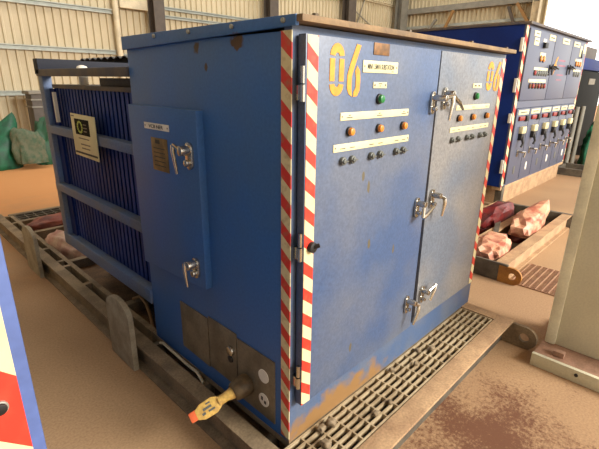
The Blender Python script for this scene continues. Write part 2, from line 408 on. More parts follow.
mb = MB(); mb.grid([-5.2, -4.0, 15.5, 16.6], [-6.0, 5.6, 9.2, 10.3], lambda i, j: not (i == 1 and j == 1), 6.4, 6.5)   # unseen roof opening added to brighten the far floor and wall
struct(mb.build('ceiling', M['cladding']))

def i_column(x, y, m, w=0.28, d=0.3, top=6.4, rot=False):
    mb = MB(F((x, y, 0), (0, 1, 0), (-1, 0, 0), (0, 0, 1))) if rot else MB(F((x, y, 0), (1, 0, 0), (0, 1, 0), (0, 0, 1)))
    t = 0.018
    mb.prism([(-w/2, -d/2), (w/2, -d/2), (w/2, -d/2+t), (t, -d/2+t), (t, d/2-t), (w/2, d/2-t), (w/2, d/2), (-w/2, d/2), (-w/2, d/2-t), (-t, d/2-t), (-t, -d/2+t), (-w/2, -d/2+t)], FLOOR_Z, top)
    return struct(mb.build('column', m))
i_column(4.83, 9.62, M['column_brown']); i_column(8.62, 9.62, M['column_brown'], 0.34); i_column(12.4, 9.62, M['column_brown'], 0.42)
i_column(15.75, 9.55, M['column_grey'], 0.5); i_column(0.80, 8.9, M['dark_metal'], 0.14, 0.2)
i_column(15.95, 4.45, M['cream_trim'], 0.22, 0.24)
def girt(x0, x1, z, m='girt', h=0.1):
    struct(MB(F((0, 9.94, z), (0, 1, 0), (0, 0, 1), (1, 0, 0))).prism([(-0.05, -h/2), (-0.03, -h/2), (-0.03, -h/2+0.0), (0.0, -h/2), (0.02, -h/2), (0.02, h/2), (-0.05, h/2), (-0.05, h/2-0.02), (0.005, h/2-0.02), (0.005, -h/2+0.015), (-0.05, -h/2+0.015)], x0, x1).build('trim_1', M[m]))
for z in (1.14, 2.06, 2.95): girt(-8.9, 3.85, z)
for z, x0, x1 in ((3.18, 4.0, 8.6), (2.98, 4.95, 8.6), (2.0, 4.0, 15.5), (4.47, 12.5, 15.7), (3.3, 8.7, 12.3), (4.3, 4.0, 12.3)): girt(x0, x1, z, 'girt' if z < 4 else 'cream_trim', 0.08)
struct(MB().tube([(3.92, 9.86, FLOOR_Z), (3.92, 9.86, 6.4)], 0.07, 14).build('downpipe', M['cream_trim']))
struct(MB().box((4.0, 9.78, 3.05), (4.75, 9.9, 3.3)).build('trim_2', M['cream_trim']))
# thin wall bracing rods and right wall rails
struct(MB().bar((12.6, 9.9, 4.2), (15.6, 9.9, 3.0), 0.03, 0.03).build('trim_3', M['column_grey']))
struct(MB().bar((13.0, 9.9, 3.0), (13.9, 9.9, 5.0), 0.03, 0.03).build('trim_3', M['column_grey']))
for z, h, d in ((4.22, 0.2, 0.22), (4.95, 0.12, 0.12), (3.62, 0.1, 0.08)):
    struct(MB().box((16.14 - d, 4.4, z - h / 2), (16.16, 9.9, z + h / 2)).build('trim_4', M['column_grey' if h > 0.15 else 'girt']))
for p, q, m in (((15.9, 8.5, 3.3), (15.9, 8.05, 3.85), 'column_grey'), ((15.9, 7.75, 3.3), (15.9, 7.38, 4.1), 'brace_orange'),
                ((15.9, 5.36, 4.05), (15.9, 5.02, 3.3), 'column_brown'), ((15.9, 5.08, 4.12), (15.9, 4.5, 3.3), 'brace_orange')):
    struct(MB().bar(p, q, 0.09, 0.09).build('trim_5', M[m]))

# trench cover strip set in the floor beyond the skids
mb = MB(F((0, 0, 0), (1, 0, 0), (0, 1, 0), (0, 0, 1)))
xs = []; x = 2.66
while x < 3.22: xs += [x, x + 0.008]; x += 0.026
ys = []; y = -1.6
while y < 0.02: ys += [y, y + 0.010]; y += 0.05
mb.grid(xs, ys, lambda i, j: i % 2 == 0 or j % 2 == 0, FLOOR_Z - 0.004, FLOOR_Z + 0.012)
struct(mb.build('trim_6', M['trench']))

# ================================================================== MAIN SKID
sk = thing('skid_base', 'dusty brown steel skid base with front grating carrying the blue cabinet numbered 06', 'skid', (0.8, 2.1, FLOOR_Z))
def channel(name, p0, p1, width, height, side, m, parent, z=0.0, axis='y'):
    """C channel: top and bottom flange, web; runs along y (axis) from p0 to p1; u = across, open to `side` (+1/-1)"""
    t = 0.012
    if axis == 'y': fr = F((p0[0], p0[1], z), (side, 0, 0), (0, 0, 1), (0, 1, 0)); ln = p1[1] - p0[1]
    else: fr = F((p0[0], p0[1], z), (0, side, 0), (0, 0, 1), (1, 0, 0)); ln = p1[0] - p0[0]
    mb = MB(fr); w, h = width, height
    mb.prism([(0, 0), (w, 0), (w, -t), (w * 0.5, -t - 0.004), (w * 0.5, -h + t + 0.004), (w, -h + t), (w, -h), (0, -h), (0, -h + t), (w * 0.5 - t, -h + t), (w * 0.5 - t, -t), (0, -t)], 0, ln)
    return mb.build(name, m, parent)
channel('side_rail', (-0.05, -0.225), (-0.05, 4.55), 0.078, 0.165, -1, M['skid'], sk)
channel('side_rail', (1.66, 1.2), (1.66, 4.55), 0.08, 0.165, 1, M['skid'], sk)
MB().box((-0.128, -0.32, -0.014), (1.735, -0.222, 0.0), 0.002).build('front_plate', M['tan'], sk)
MB().box((-0.128, -0.268, FLOOR_Z), (1.735, -0.252, -0.014)).build('front_web', M['skid_dark'], sk)
channel('end_beam', (1.66, -0.22), (1.66, 1.2), 0.08, 0.165, 1, M['tan'], sk)
MB().box((1.652, -0.222, -0.012), (1.735, 0.0, 0.001)).build('end_plate', M['tan'], sk)
# inner longitudinal and cross members left of the radiator
MB().box((0.0, 1.2, -0.13), (0.035, 4.42, -0.002)).build('inner_rail', M['skid'], sk)
for y in (1.6, 2.14, 2.58, 2.72, 3.1, 3.62, 4.12, 4.42): MB().box((-0.05, y - 0.02, -0.12), (0.0, y + 0.02, -0.004)).build('spacer', M['skid'], sk)
for y in (1.63, 2.66, 3.66, 4.14, 4.46): MB().box((0.0, y - 0.03, -0.13), (1.66, y + 0.03, -0.001)).build('cross_member', M['skid'], sk)
xs = []; x = 0.04
while x < 1.6: xs += [x, x + 0.012]; x += 0.09
mb = MB(); mb.grid(xs, [4.17, 4.19, 4.25, 4.27, 4.33, 4.35, 4.41, 4.43], lambda i, j: i % 2 == 0 or j % 2 == 0, -0.03, -0.004); mb.build('rear_grating', M['skid_dark'], sk)
MB().box((0.036, 1.2, -0.125), (1.66, 2.63, -0.075)).build('tray', M['dirt'], sk)
MB().box((0.036, 2.69, -0.135), (1.66, 3.63, -0.10)).build('tray', M['dirt'], sk)
MB().box((0.036, 3.69, -0.135), (1.66, 4.11, -0.10)).build('tray', M['dirt'], sk)
MB().box((0.0, 0.0, -0.03), (1.66, 1.19, 0.0)).build('deck_plate', M['skid'], sk)
for y in (0.1, 0.6, 1.1): MB().box((-0.05, y - 0.02, -0.12), (0.02, y + 0.02, -0.03)).build('spacer', M['skid_dark'], sk)
# grating in front of the doors: long bearing bars and thin cross rods
ys = []
for k in range(7): ys += [-0.217 + k * 0.0335, -0.217 + k * 0.0335 + 0.009]
xs = []
x = -0.04
while x < 1.66: xs += [x, x + 0.007]; x += 0.093
mb = MB(); mb.grid(xs, ys, lambda i, j: i % 2 == 0 or j % 2 == 0, -0.030, -0.001); mb.build('grating', M['grating'], sk)
MB().box((-0.04, -0.222, -0.15), (1.655, -0.005, -0.145)).build('gap_shade_sheet', M['dark_metal'], sk)  # dark sheet added below the grating to deepen the shade in its gaps

def lug_outline(w, h):
    p = [(-w/2, 0), (w/2, 0)]
    for k in range(11):
        a = math.pi * k / 10; p.append((w/2 * math.cos(a), h - w * 0.3 + w * 0.3 * math.sin(a)))
    return p
for yc, w, h in ((1.27, 0.30, 0.42), (3.02, 0.34, 0.42)):
    mb = MB(F((-0.150, yc, FLOOR_Z), (0, -1, 0), (0, 0, 1), (-1, 0, 0))); mb.prism(lug_outline(w, h), -0.02, 0.012, 0.004); mb.build('lifting_lug', M['lug'], sk)
def tow_lug(x, y0, reach, m, parent, zc=-0.09, r=0.075):
    """vertical rounded plate with an eye, standing in the plane x = const and pointing to -y"""
    mb = MB(F((x, y0, zc), (0, -1, 0), (0, 0, 1), (-1, 0, 0))); t = bmesh.new(); n = 24; hr = 0.03; cx = reach - r
    outer, inner = [], []
    for k in range(n):
        a = 2 * math.pi * k / n
        if math.cos(a) >= 0: o_ = (cx + r * math.cos(a), r * math.sin(a))
        else:
            o_ = (max(cx + r * math.cos(a) * 3, 0.0), r * max(-1, min(1, math.sin(a) * 1.6)))
        outer.append(o_); inner.append((cx + hr * math.cos(a), hr * math.sin(a)))
    V = {}
    for key, ring in (('o', outer), ('i', inner)):
        for z in (0, 1): V[key, z] = [t.verts.new((p[0], p[1], -0.012 + 0.024 * z)) for p in ring]
    for k in range(n):
        j = (k + 1) % n
        t.faces.new((V['o', 1][k], V['o', 1][j], V['i', 1][j], V['i', 1][k])); t.faces.new((V['o', 0][j], V['o', 0][k], V['i', 0][k], V['i', 0][j]))
        t.faces.new((V['o', 0][k], V['o', 0][j], V['o', 1][j], V['o', 1][k])); t.faces.new((V['i', 0][j], V['i', 0][k], V['i', 1][k], V['i', 1][j]))
    for v in t.verts: v.co = mb.f.at(*v.co)
    bmesh.ops.recalc_face_normals(t, faces=list(t.faces)); mb._merge(t)
    return mb.build('tow_lug', m, parent)
tow_lug(1.728, -0.20, 0.275, M['skid'], sk)

# ================================================================== MAIN CABINET
cb = thing('switchgear_cabinet', 'large blue steel cabinet with yellow stencilled 06 and striped tape on its front doors', 'cabinet', (0.0, 0.0, 0.0))
W, D, H = 1.76, 1.13, 1.60
mb = MB()
mb.box((0, 0.03, 0.0), (W, D, H), 0.006)
mb.build('body', M['blue'], cb)
# front frame around the doors (one ring, plus the plinth under the doors)
mb = MB(FRONT)
mb.grid([0, 0.062, 1.65, W], [0, 0.20, 1.585, 1.615], lambda i, j: not (i == 1 and j == 1), -0.035, 0.0)
mb.build('door_frame', M['front_frame'], cb)
# roof with a folded lip and side flange
mb = MB(); mb.box((-0.012, -0.055, 1.620), (W + 0.0, D + 0.01, 1.640), 0.003); rf = mb.build('roof', M['roof_brown'], cb)
mb = MB(SIDE); mb.prism([(-D - 0.012, 1.583), (0.03, 1.610), (0.03, 1.641), (-D - 0.012, 1.641)], 0.001, 0.016, 0.002); fl = mb.build('side_flange', M['blue'], cb)
mb0 = SIDE
for y in (0.819, 0.549, 0.276, 0.02):
    MB(SIDE).cyl(-y, 1.626, 0.008, 0.014, 0.024, 8).build('bolt', M['galv'], fl)
for x in (0.07, 0.62, 1.2, 1.66): MB().cyl(x, -0.03, 0.011, 1.638, 1.650, 8).build('bolt', M['bronze'], rf)
# corner tape on the side
mb = MB(SIDE); mb.box((-0.047, 0.02, -0.001), (0.001, 1.600, 0.0025))
mb.build('striped_tape', tape_mat('striped_tape_side', (0, -0.8, 1), 0.104, 1.563 - 0.055 * 0.8 + 0.55 * 0.8 - 0.026, 0.75), cb)

def handle(parent, fr, u, v, lever, base=(0.034, 0.10), n0=0.0, out=0.05, w=0.018, name='handle'):
    """escutcheon plate, boss and a flat lever; lever = (start du, dv, end du, dv) seen from the front"""
    mb = MB(fr); mb.prism(capsule(u, v, *base), n0 - 0.002, n0 + 0.012, 0.003)
    mb.cyl(u, v + base[1] * 0.22, base[0] * 0.42, n0 + 0.006, n0 + out + 0.004, 14)
    mb.cyl(u, v - base[1] * 0.24, base[0] * 0.30, n0 + 0.006, n0 + 0.03, 12)
    a, b, c, d = lever
    mb.tube([(u, v + base[1] * 0.22, n0 + out - 0.006), (u + a, v + b, n0 + out)], [0.009, 0.009], 10)
    mb.tube([(u + a, v + b, n0 + out), (u + a * 0.75 + c * 0.25, v + b * 0.75 + d * 0.25, n0 + out + 0.004), (u + c, v + d, n0 + out - 0.002)], [0.0105, 0.0095, 0.006], 10)
    return mb.build(name, M['chrome'], parent)

ND = 0.04                                  # front plane of the doors
def door(name, pts, m): return MB(FRONT).prism(pts, 0.006, ND, 0.004).build(name, m, cb)
dl = door('door', [(0.027, 0.20), (0.878, 0.20), (0.888, 1.59), (0.020, 1.59)], M['blue_door'])
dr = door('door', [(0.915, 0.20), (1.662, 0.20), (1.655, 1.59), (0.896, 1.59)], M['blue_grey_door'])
def tp(parent, u0, u1, z0, z1, m): return MB(FRONT).box((u0, z0, ND - 0.001), (u1, z1, ND + 0.002)).build('striped_tape', m, parent)
ft = tape_mat('striped_tape_front', (0.8, 0, 1), 0.104, 1.52 + 0.025 * 0.8 - 0.88 * 0.8 - 0.026, 0.3)
tp(dl, 0.0265, 0.076, 0.203, 1.587, ft); tp(dr, 1.612, 1.655, 0.203, 1.587, ft)

def stencil06(parent, u0, u1, v0, v1):
    """0 and 6 with stencil bridges inside the box u0..u1, v0..v1"""
    Wd = (u1 - u0); n0, n1 = ND - 0.001, ND + 0.0018
    mb = MB(FRONT); d = Wd * 0.44; h = v1 - v0; s = d * 0.34
    def arc(cx, cy, ro_u, ro_v, ri_u, ri_v, a0, a1, k=8):
        o = [(cx + ro_u * math.cos(a0 + (a1 - a0) * i / k), cy + ro_v * math.sin(a0 + (a1 - a0) * i / k)) for i in range(k + 1)]
        q = [(cx + ri_u * math.cos(a0 + (a1 - a0) * i / k), cy + ri_v * math.sin(a0 + (a1 - a0) * i / k)) for i in range(k + 1)]
        mb.prism(o + q[::-1], n0, n1)
    R = math.radians
    cx = u0 + d / 2; rv = d * 0.55
    arc(cx, v1 - rv - h * 0.02, d / 2, rv, d / 2 - s, rv - s * 1.15, R(5), R(175)); arc(cx, v0 + rv + h * 0.02, d / 2, rv, d / 2 - s, rv - s * 1.15, R(185), R(355))
    for q in (u0, u0 + d - s): mb.prism([(q, v0 + rv + h * 0.06), (q + s, v0 + rv + h * 0.06), (q + s, v1 - rv - h * 0.06), (q, v1 - rv - h * 0.06)], n0, n1)
    x0 = u1 - d
    # the 6: long slanted left stroke and a bowl on the right
    mb.prism([(x0 + d * 0.62, v1), (x0 + d * 0.95, v1 - h * 0.02), (x0 + d * 0.50, v0 + h * 0.56), (x0 + s, v0 + h * 0.40), (x0 + s, v0 + h * 0.16), (x0 + d * 0.42, v0), (x0 + d * 0.16, v0 + h * 0.05), (x0, v0 + h * 0.16), (x0, v0 + h * 0.42), (x0 + d * 0.16, v0 + h * 0.60)], n0, n1)
    mb.prism([(x0 + d * 0.72, v0 + h * 0.60), (x0 + d * 0.95, v0 + h * 0.50), (x0 + d, v0 + h * 0.34), (x0 + d, v0 + h * 0.14), (x0 + d * 0.8, v0 + h * 0.01), (x0 + d * 0.50, v0), (x0 + d * 0.52, v0 + h * 0.10), (x0 + d - s, v0 + h * 0.17), (x0 + d - s, v0 + h * 0.36), (x0 + d * 0.58, v0 + h * 0.50)], n0, n1)
    return mb.build('stencilled_number', M['yellow'], parent)
stencil06(dl, 0.134, 0.302, 1.402, 1.576); stencil06(dr, 1.425, 1.60, 1.415, 1.57)

def plate(parent, u0, u1, v0, v1, m='label', name='label_plate', n=ND, fr=FRONT, t=0.003):
    return MB(fr).box((u0, v0, n - 0.001), (u1, v1, n + t), 0.0008).build(name, M[m], parent)
def lamp(parent, u, v, m, r=0.016, n=ND, fr=FRONT, name='indicator_lamp'):
    MB(fr).cyl(u, v, r * 1.08, n - 0.002, n + 0.009, 18).build('lamp_bezel', M['dark_metal'], parent)
    return MB(fr).cyl(u, v, r * 0.88, n + 0.004, n + 0.022, 18, 0.4).build(name, M[m], parent)
def button(parent, u, v, n=ND, fr=FRONT, r=0.0155):
    mb = MB(fr); mb.cyl(u, v, r, n - 0.002, n + 0.014, 16, 0.25); mb.cyl(u, v, r * 0.6, n + 0.01, n + 0.02, 14, 0.3); mb.box((u - r * 0.9, v - 0.002, n + 0.01), (u + r * 0.9, v + 0.002, n + 0.023))
    return mb.build('push_button', M['grey_knob'], parent)

# left door fittings
plate(dl, 0.374, 0.474, 1.547, 1.592 - 0.004, 'brown_plate', 'rating_plate')
plate(dl, 0.314, 0.54, 1.485, 1.526)
lettering(dl, 'MINI 1.5MVA SUBSTATION', FRONT, 0.427, 1.506, 0.018, 0.172, ND + 0.0025, M['ink'])
dashes(dl, FRONT, [(0.323, 1.506, 0.006, 0.006), (0.531, 1.506, 0.006, 0.006), (0.505, 1.491, 0.014, 0.003)], ND + 0.0025)
plate(dl, 0.384, 0.472, 1.431, 1.453)
dashes(dl, FRONT, [(0.393, 1.442, 0.007, 0.007), (0.463, 1.442, 0.007, 0.007), (0.428, 1.447, 0.022, 0.003), (0.428, 1.439, 0.006, 0.004)], ND + 0.0025)
lamp(dl, 0.428, 1.392, 'green_lens', 0.018)
plate(dl, 0.199, 0.65, 1.322, 1.349)
dashes(dl, FRONT, [(0.207, 1.335, 0.006, 0.006), (0.642, 1.335, 0.006, 0.006), (0.25, 1.331, 0.035, 0.003), (0.437, 1.331, 0.035, 0.003), (0.613, 1.331, 0.035, 0.003), (0.25, 1.339, 0.012, 0.003), (0.437, 1.339, 0.012, 0.003), (0.613, 1.339, 0.012, 0.003)], ND + 0.0025)
for u in (0.252, 0.437, 0.613): lamp(dl, u, 1.282, 'amber')
plate(dl, 0.167, 0.67, 1.213, 1.24)
dashes(dl, FRONT, [(0.176, 1.227, 0.006, 0.006), (0.661, 1.227, 0.006, 0.006)] + [(u, 1.223, 0.03, 0.003) for u in (0.219, 0.275, 0.396, 0.457, 0.575, 0.63)], ND + 0.0025)
for u in (0.219, 0.275, 0.396, 0.457, 0.575, 0.63): button(dl, u, 1.178)
# right door fittings
plate(dr, 1.262, 1.366, 1.432, 1.455)
dashes(dr, FRONT, [(1.29, 1.443, 0.024, 0.007), (1.335, 1.443, 0.024, 0.007)], ND + 0.0025)
lamp(dr, 1.305, 1.392, 'green_lens', 0.018)
plate(dr, 1.10, 1.51, 1.326, 1.349); plate(dr, 1.062, 1.535, 1.22, 1.244)
dashes(dr, FRONT, [(u, 1.337, 0.03, 0.003) for u in (1.14, 1.30, 1.47)] + [(u, 1.231, 0.03, 0.003) for u in (1.1, 1.16, 1.27, 1.33, 1.43, 1.49)], ND + 0.0025)
for u in (1.138, 1.298, 1.478): lamp(dr, u, 1.287, 'amber')
for u in (1.09, 1.158, 1.263, 1.326, 1.428, 1.495): button(dr, u, 1.182)
# hinges on the left edge and a latch stud
for z0, z1 in ((1.39, 1.497), (0.84, 0.945), (0.29, 0.394)):
    zm = (z0 + z1) / 2
    mb = MB(); mb.tube([(0.016, -0.032, z0), (0.016, -0.032, zm - 0.002)], 0.0095, 12); mb.box((0.012, -0.034, z0 + 0.004), (0.045, 0.002, zm - 0.004)); mb.tube([(0.016, -0.032, zm + 0.002), (0.016, -0.032, z1)], 0.0075, 12); mb.box((0.016, -0.036, zm + 0.004), (0.04, -0.028, z1 - 0.004))
    mb.build('hinge', M['chrome'], dl)
mb = MB(FRONT); mb.cyl(0.062, 0.885, 0.02, ND, ND + 0.018, 12); mb.tube([(0.062, 0.885, ND + 0.01), (0.078, 0.895, ND + 0.03)], 0.008, 10); mb.build('latch_stud', M['dark_metal'], dl)
# lever handles, three heights on both doors
handle(dl, FRONT, 0.845, 1.368, (0.06, 0.03, 0.052, -0.075), n0=ND, out=0.07)
handle(dr, FRONT, 0.955, 1.385, (0.05, -0.01, 0.12, -0.05), n0=ND, out=0.05)
handle(dl, FRONT, 0.80, 0.888, (-0.01, -0.04, 0.095, -0.005), n0=ND, out=0.05)
handle(dr, FRONT, 0.945, 0.905, (0.05, 0.0, 0.042, -0.09), n0=ND, out=0.05)
handle(dl, FRONT, 0.80, 0.368, (0.04, -0.005, 0.0, -0.10), n0=ND, out=0.055)
handle(dr, FRONT, 0.955, 0.37, (0.07, 0.045, 0.03, -0.035), n0=ND, out=0.045)

# side door
sd = MB(SIDE).prism([(-1.10, 0.505), (-0.508, 0.545), (-0.508, 1.335), (-1.105, 1.335)], -0.002, 0.035, 0.004).build('side_door', M['blue'], cb)
plate(sd, -0.948, -0.725, 1.233, 1.262, 'white', fr=SIDE, n=0.035)
lettering(sd, 'VCB NER', SIDE, -0.838, 1.2475, 0.016, 0.13, 0.0375, M['ink'])
dashes(sd, SIDE, [(-0.938, 1.2475, 0.007, 0.007), (-0.735, 1.2475, 0.007, 0.007)], 0.0375)
bp = plate(sd, -0.895, -0.75, 1.045, 1.197, 'brass', 'rating_plate', fr=SIDE, n=0.035)
dashes(sd, SIDE, [(-0.835, 1.18, 0.04, 0.018)] + [(-0.825, z, 0.10, 0.004) for z in (1.15, 1.13, 1.11, 1.09, 1.07)], 0.0375)
handle(sd, SIDE, -0.565, 1.148, (-0.05, 0.045, -0.035, -0.075), base=(0.05, 0.115), n0=0.035, out=0.05)
handle(sd, SIDE, -0.572, 0.635, (-0.02, 0.03, -0.012, -0.085), base=(0.05, 0.10), n0=0.035, out=0.05)
# gland plates at the foot of the side
for y0, y1, z0, z1 in ((0.81, 0.562, 0.085, 0.36), (0.555, 0.338, 0.09, 0.375), (0.332, 0.083, 0.045, 0.358)):
    gp = MB(SIDE).prism([(-y0, z0 + 0.006), (-y1, z0), (-y1, z1), (-y0, z1)], -0.001, 0.006, 0.001).build('gland_plate', M['gland_plate'], cb)
MB(SIDE).cyl(-0.375, 0.275, 0.024, 0.004, 0.02, 16).build('plug', M['chrome'], cb)
mb = MB(SIDE); mb.cyl(-0.383, 0.225, 0.018, 0.004, 0.012, 16); mb.build('plug', M['black'], cb)
def disc(u, v, ru, rv, n0, n1): return [(u + ru * math.cos(2 * math.pi * k / 20), v + rv * math.sin(2 * math.pi * k / 20)) for k in range(20)]
for u, v in ((-0.150, 0.258), (-0.150, 0.135)):
    d_ = MB(SIDE).prism(disc(u, v, 0.032, 0.032, 0, 0), 0.005, 0.009).build('round_label', M['white'], cb)
dashes(cb, SIDE, [(-0.160, 0.14, 0.012, 0.02), (-0.140, 0.128, 0.014, 0.016)], 0.0085)
# cable coupler with its yellow tag
cp = MB().tube([(0.0, 0.262, 0.158), (-0.02, 0.264, 0.156), (-0.075, 0.269, 0.148), (-0.085, 0.270, 0.146)], [0.046, 0.050, 0.042, 0.034], 20).build('cable_coupler', M['bronze'], cb)
MB().tube([(-0.08, 0.27, 0.147), (-0.115, 0.280, 0.138), (-0.145, 0.29, 0.125)], [0.028, 0.020, 0.022], 16).build('neck', M['tag_yellow'], cp)
tu = Vector((-0.11, 0.05, -0.055)).normalized(); tn = Vector((-0.8, -1.3, 1.35)); tn = (tn - tu * tn.dot(tu)).normalized()
cpf = F((-0.138, 0.287, 0.128), tu, tn.cross(tu), tn)
MB(cpf).prism([(0, -0.02), (0.03, -0.036), (0.085, -0.034), (0.115, -0.02), (0.115, 0.022), (0.085, 0.036), (0.03, 0.036), (0, 0.02)], -0.014, 0.014, 0.006).build('tag', M['tag_yellow'], cp)
dashes(cp, cpf, [(0.045, 0.012, 0.03, 0.008), (0.06, -0.004, 0.04, 0.01), (0.05, -0.02, 0.02, 0.006), (0.082, 0.012, 0.016, 0.01)], 0.0145, M['grey_knob'])
MB(cpf).box((0.108, -0.024, -0.012), (0.145, 0.02, 0.012), 0.006).build('end_cap', M['orange'], cp)

# cables lying on the skid
tag(MB().tube([(-0.03, 1.03, 0.012), (-0.032, 0.99, 0.03), (-0.028, 0.93, 0.02), (-0.02, 0.86, 0.006), (-0.024, 0.76, 0.005), (-0.022, 0.66, 0.005), (-0.03, 0.60, -0.02)], 0.0075, 10).build('cable', M['cable_white']), 'thin whitish cable lying along the skid rail below the side door', 'cable')
tag(MB().tube([(0.10, 1.64, 0.012), (0.12, 1.57, 0.05), (0.115, 1.48, 0.03), (0.10, 1.40, -0.03), (0.07, 1.32, -0.066)], 0.011, 10).build('cable', M['tan_cable']), 'short tan cable curving down from the cross member behind the blue cabinet', 'cable')

# ================================================================== TRANSFORMER WITH RADIATOR
tr = thing('transformer', 'navy transformer with ribbed cooling fins inside a dusty steel frame on the skid', 'transformer', (0.75, 1.85, -0.075))
MB().box((0.22, 1.20, -0.075), (1.55, 2.34, 1.34), 0.01).build('tank', M['fin_blue'], tr)
prof = []; y = 1.16; P = 0.054
while y < 2.40:
    prof += [(-y, 0.0), (-(y + P * 0.62), 0.0), (-(y + P * 0.62), -0.15), (-(y + P), -0.15)]; y += P
prof.append((-y, 0.0)); prof = sorted(prof, key=lambda q: 0)
MB(F((0.045, 0, 0), (0, -1, 0), (0, 0, 1), (-1, 0, 0))).sheet(prof, 0.27, 1.385, 0.004).build('cooling_fins', M['fin_blue'], tr)
MB().box((0.03, 1.16, 1.385), (1.5, 2.40, 1.41), 0.004).build('tank_lid', M['frame_dark'], tr)
MB().box((0.10, 1.16, 1.41), (1.4, 1.75, 1.455), 0.006).build('cover_box', M['frame_dark'], tr)
for z0, z1 in ((1.075, 1.13), (0.645, 0.705), (0.215, 0.30)):
    MB().box((-0.01, 1.135, z0), (0.045, 2.54, z1), 0.003).build('rail', M['frame_blue'], tr)
for x in (-0.005, 1.56):
    MB().box((x, 2.46, 0.205), (x + 0.06, 2.55, 1.47), 0.004).build('post', M['frame_blue'], tr)
MB().box((-0.012, 1.135, 1.462), (0.06, 2.555, 1.507), 0.003).build('top_beam', M['frame_dark'], tr)
MB().box((-0.012, 2.49, 1.475), (1.62, 2.58, 1.578), 0.003).build('end_beam', M['navy_shaded'], tr)
MB().box((0.03, 2.37, 0.3), (0.06, 2.46, 1.38)).build('end_plate', M['navy'], tr)
prof = []; y = 1.14
while y < 1.80: prof += [(-y, 0), (-(y + 0.02), 0.010), (-(y + 0.045), 0.010), (-(y + 0.065), 0)]; y += 0.08
MB(F((0, 0, 1.553), (0, -1, 0), (1, 0, 0), (0, 0, 1))).sheet(prof, 0.04, 1.3, 0.004).build('canopy_sheet', M['dark_sheet'], tr)
for x, y in ((0.35, 1.2), (0.35, 1.74), (1.2, 1.2), (1.2, 1.74)): MB().box((x, y, 1.40), (x + 0.03, y + 0.03, 1.553)).build('canopy_post', M['dark_sheet'], tr)
MB().tube([(0.12, 2.05, 1.41), (0.12, 2.05, 1.49), (0.12, 2.05, 1.51), (0.12, 2.05, 1.525), (0.12, 2.05, 1.532)], [0.028, 0.028, 0.036, 0.028, 0.008], 16).build('bushing', M['white'], tr)
MB().box((0.0, 2.30, 1.16), (0.02, 2.325, 1.36)).build('bracket', M['white'], tr)

# notice board wired to the radiator rail
nf = F((-0.016, 0, 0), (0, -1, 0), (0, 0, 1), (-1, 0, 0))
nb = thing('notice_board', 'cream notice board with dark logo square hung on the navy cooling fins', 'sign', (-0.016, 1.775, 0.98))
MB(nf).prism([(-1.965, 0.985), (-1.60, 0.98), (-1.59, 1.24), (-1.965, 1.245)], 0, 0.006, 0.001).build('board', M['label'], nb)
MB(nf).box((-1.905, 1.12, 0.005), (-1.68, 1.215, 0.0075)).build('logo_panel', M['machine'], nb)
mb = MB(nf)
for k in range(14):
    a = k / 14 * 2 * math.pi
    c = (-1.825 + 0.035 * math.cos(a), 1.167 + 0.032 * math.sin(a)); mb.box((c[0] - 0.009, c[1] - 0.006, 0.007), (c[0] + 0.009, c[1] + 0.006, 0.0085))
mb.build('logo', mat('logo_green', (176, 190, 70), 0.5), nb)
dashes(nb, nf, [(-1.745, 1.185, 0.05, 0.006), (-1.745, 1.165, 0.06, 0.006), (-1.745, 1.145, 0.045, 0.006)], 0.007, M['gland_plate'])
dashes(nb, nf, [(-1.93, 1.23, 0.05, 0.008), (-1.79, 1.098, 0.17, 0.007), (-1.775, 1.062, 0.15, 0.008), (-1.775, 1.038, 0.13, 0.008)], 0.0055, M['gland_plate'])
MB(nf).box((-1.955, 1.0, 0.005), (-1.605, 1.012, 0.0072)).build('stripe', M['ink'], nb)

# ================================================================== SACKS ON THE MAIN SKID
b = lump('sack', M['red_bag'], (0.33, 3.90, -0.10), (0.33, 0.17, 0.13), 0.1, 3); tag(b, 'red-brown plastic sack slumped in the far tray of the left skid', 'sack')
b = lump('sack', M['pale_bag'], (0.16, 3.06, -0.10), (0.11, 0.40, 0.15), 0.12, 5, 0.14); tag(b, 'long pinkish plastic sack lying beside the foot of the navy radiator', 'sack')
b = lump('sack', M['white'], (0.40, 2.98, -0.10), (0.10, 0.12, 0.13), 0.4, 8); tag(b, 'small whitish sack tucked behind the long pinkish sack', 'sack')

# dried mud lumps lying on the grating
for i, (x, y, r) in enumerate(((1.05, -0.10, 0.024), (0.98, -0.05, 0.020), (0.72, -0.045, 0.022), (0.86, -0.105, 0.018), (0.205, -0.06, 0.03), (0.15, -0.05, 0.026), (0.10, -0.12, 0.03), (0.40, -0.165, 0.02), (0.51, -0.17, 0.018))):
    b = lump('mud_lump', M['skid'], (x, y, -0.001), (r * 0.8, r * 0.65, r * 0.65), i * 1.3, i + 20, 0.3, 1.6, 0.5, sub=3)
    tag(b, 'small lump of dried mud lying on the tan grating', 'lump', 'dried mud lumps on the grating')

# ================================================================== SECOND SKID, SACKS
s2 = thing('skid_base', 'tan steel skid with ochre rounded lugs holding pink sacks right of the main cabinet', 'skid', (3.7, 1.0, FLOOR_Z))
channel('side_rail', (2.64, 0.04), (4.72, 0.04), 0.10, 0.165, 1, M['tan'], s2, axis='x')
channel('side_rail', (2.64, 0.43), (4.72, 0.43), 0.09, 0.165, 1, M['tan'], s2, axis='x')
channel('side_rail', (2.64, 0.82), (4.72, 0.82), 0.09, 0.165, 1, M['tan'], s2, axis='x')
MB().box((2.62, 0.03, -0.16), (2.645, 2.0, 0.0), 0.003).build('end_beam', M['skid_dark'], s2)
MB().box((4.70, 0.03, -0.16), (4.76, 0.92, 0.0), 0.003).build('end_beam', M['skid_dark'], s2)
MB().box((2.64, 0.10, -0.15), (4.70, 2.0, -0.13)).build('tray', M['skid_dark'], s2)
MB().box((2.64, 1.9, -0.16), (4.72, 1.99, 0.0)).build('side_rail', M['tan'], s2)
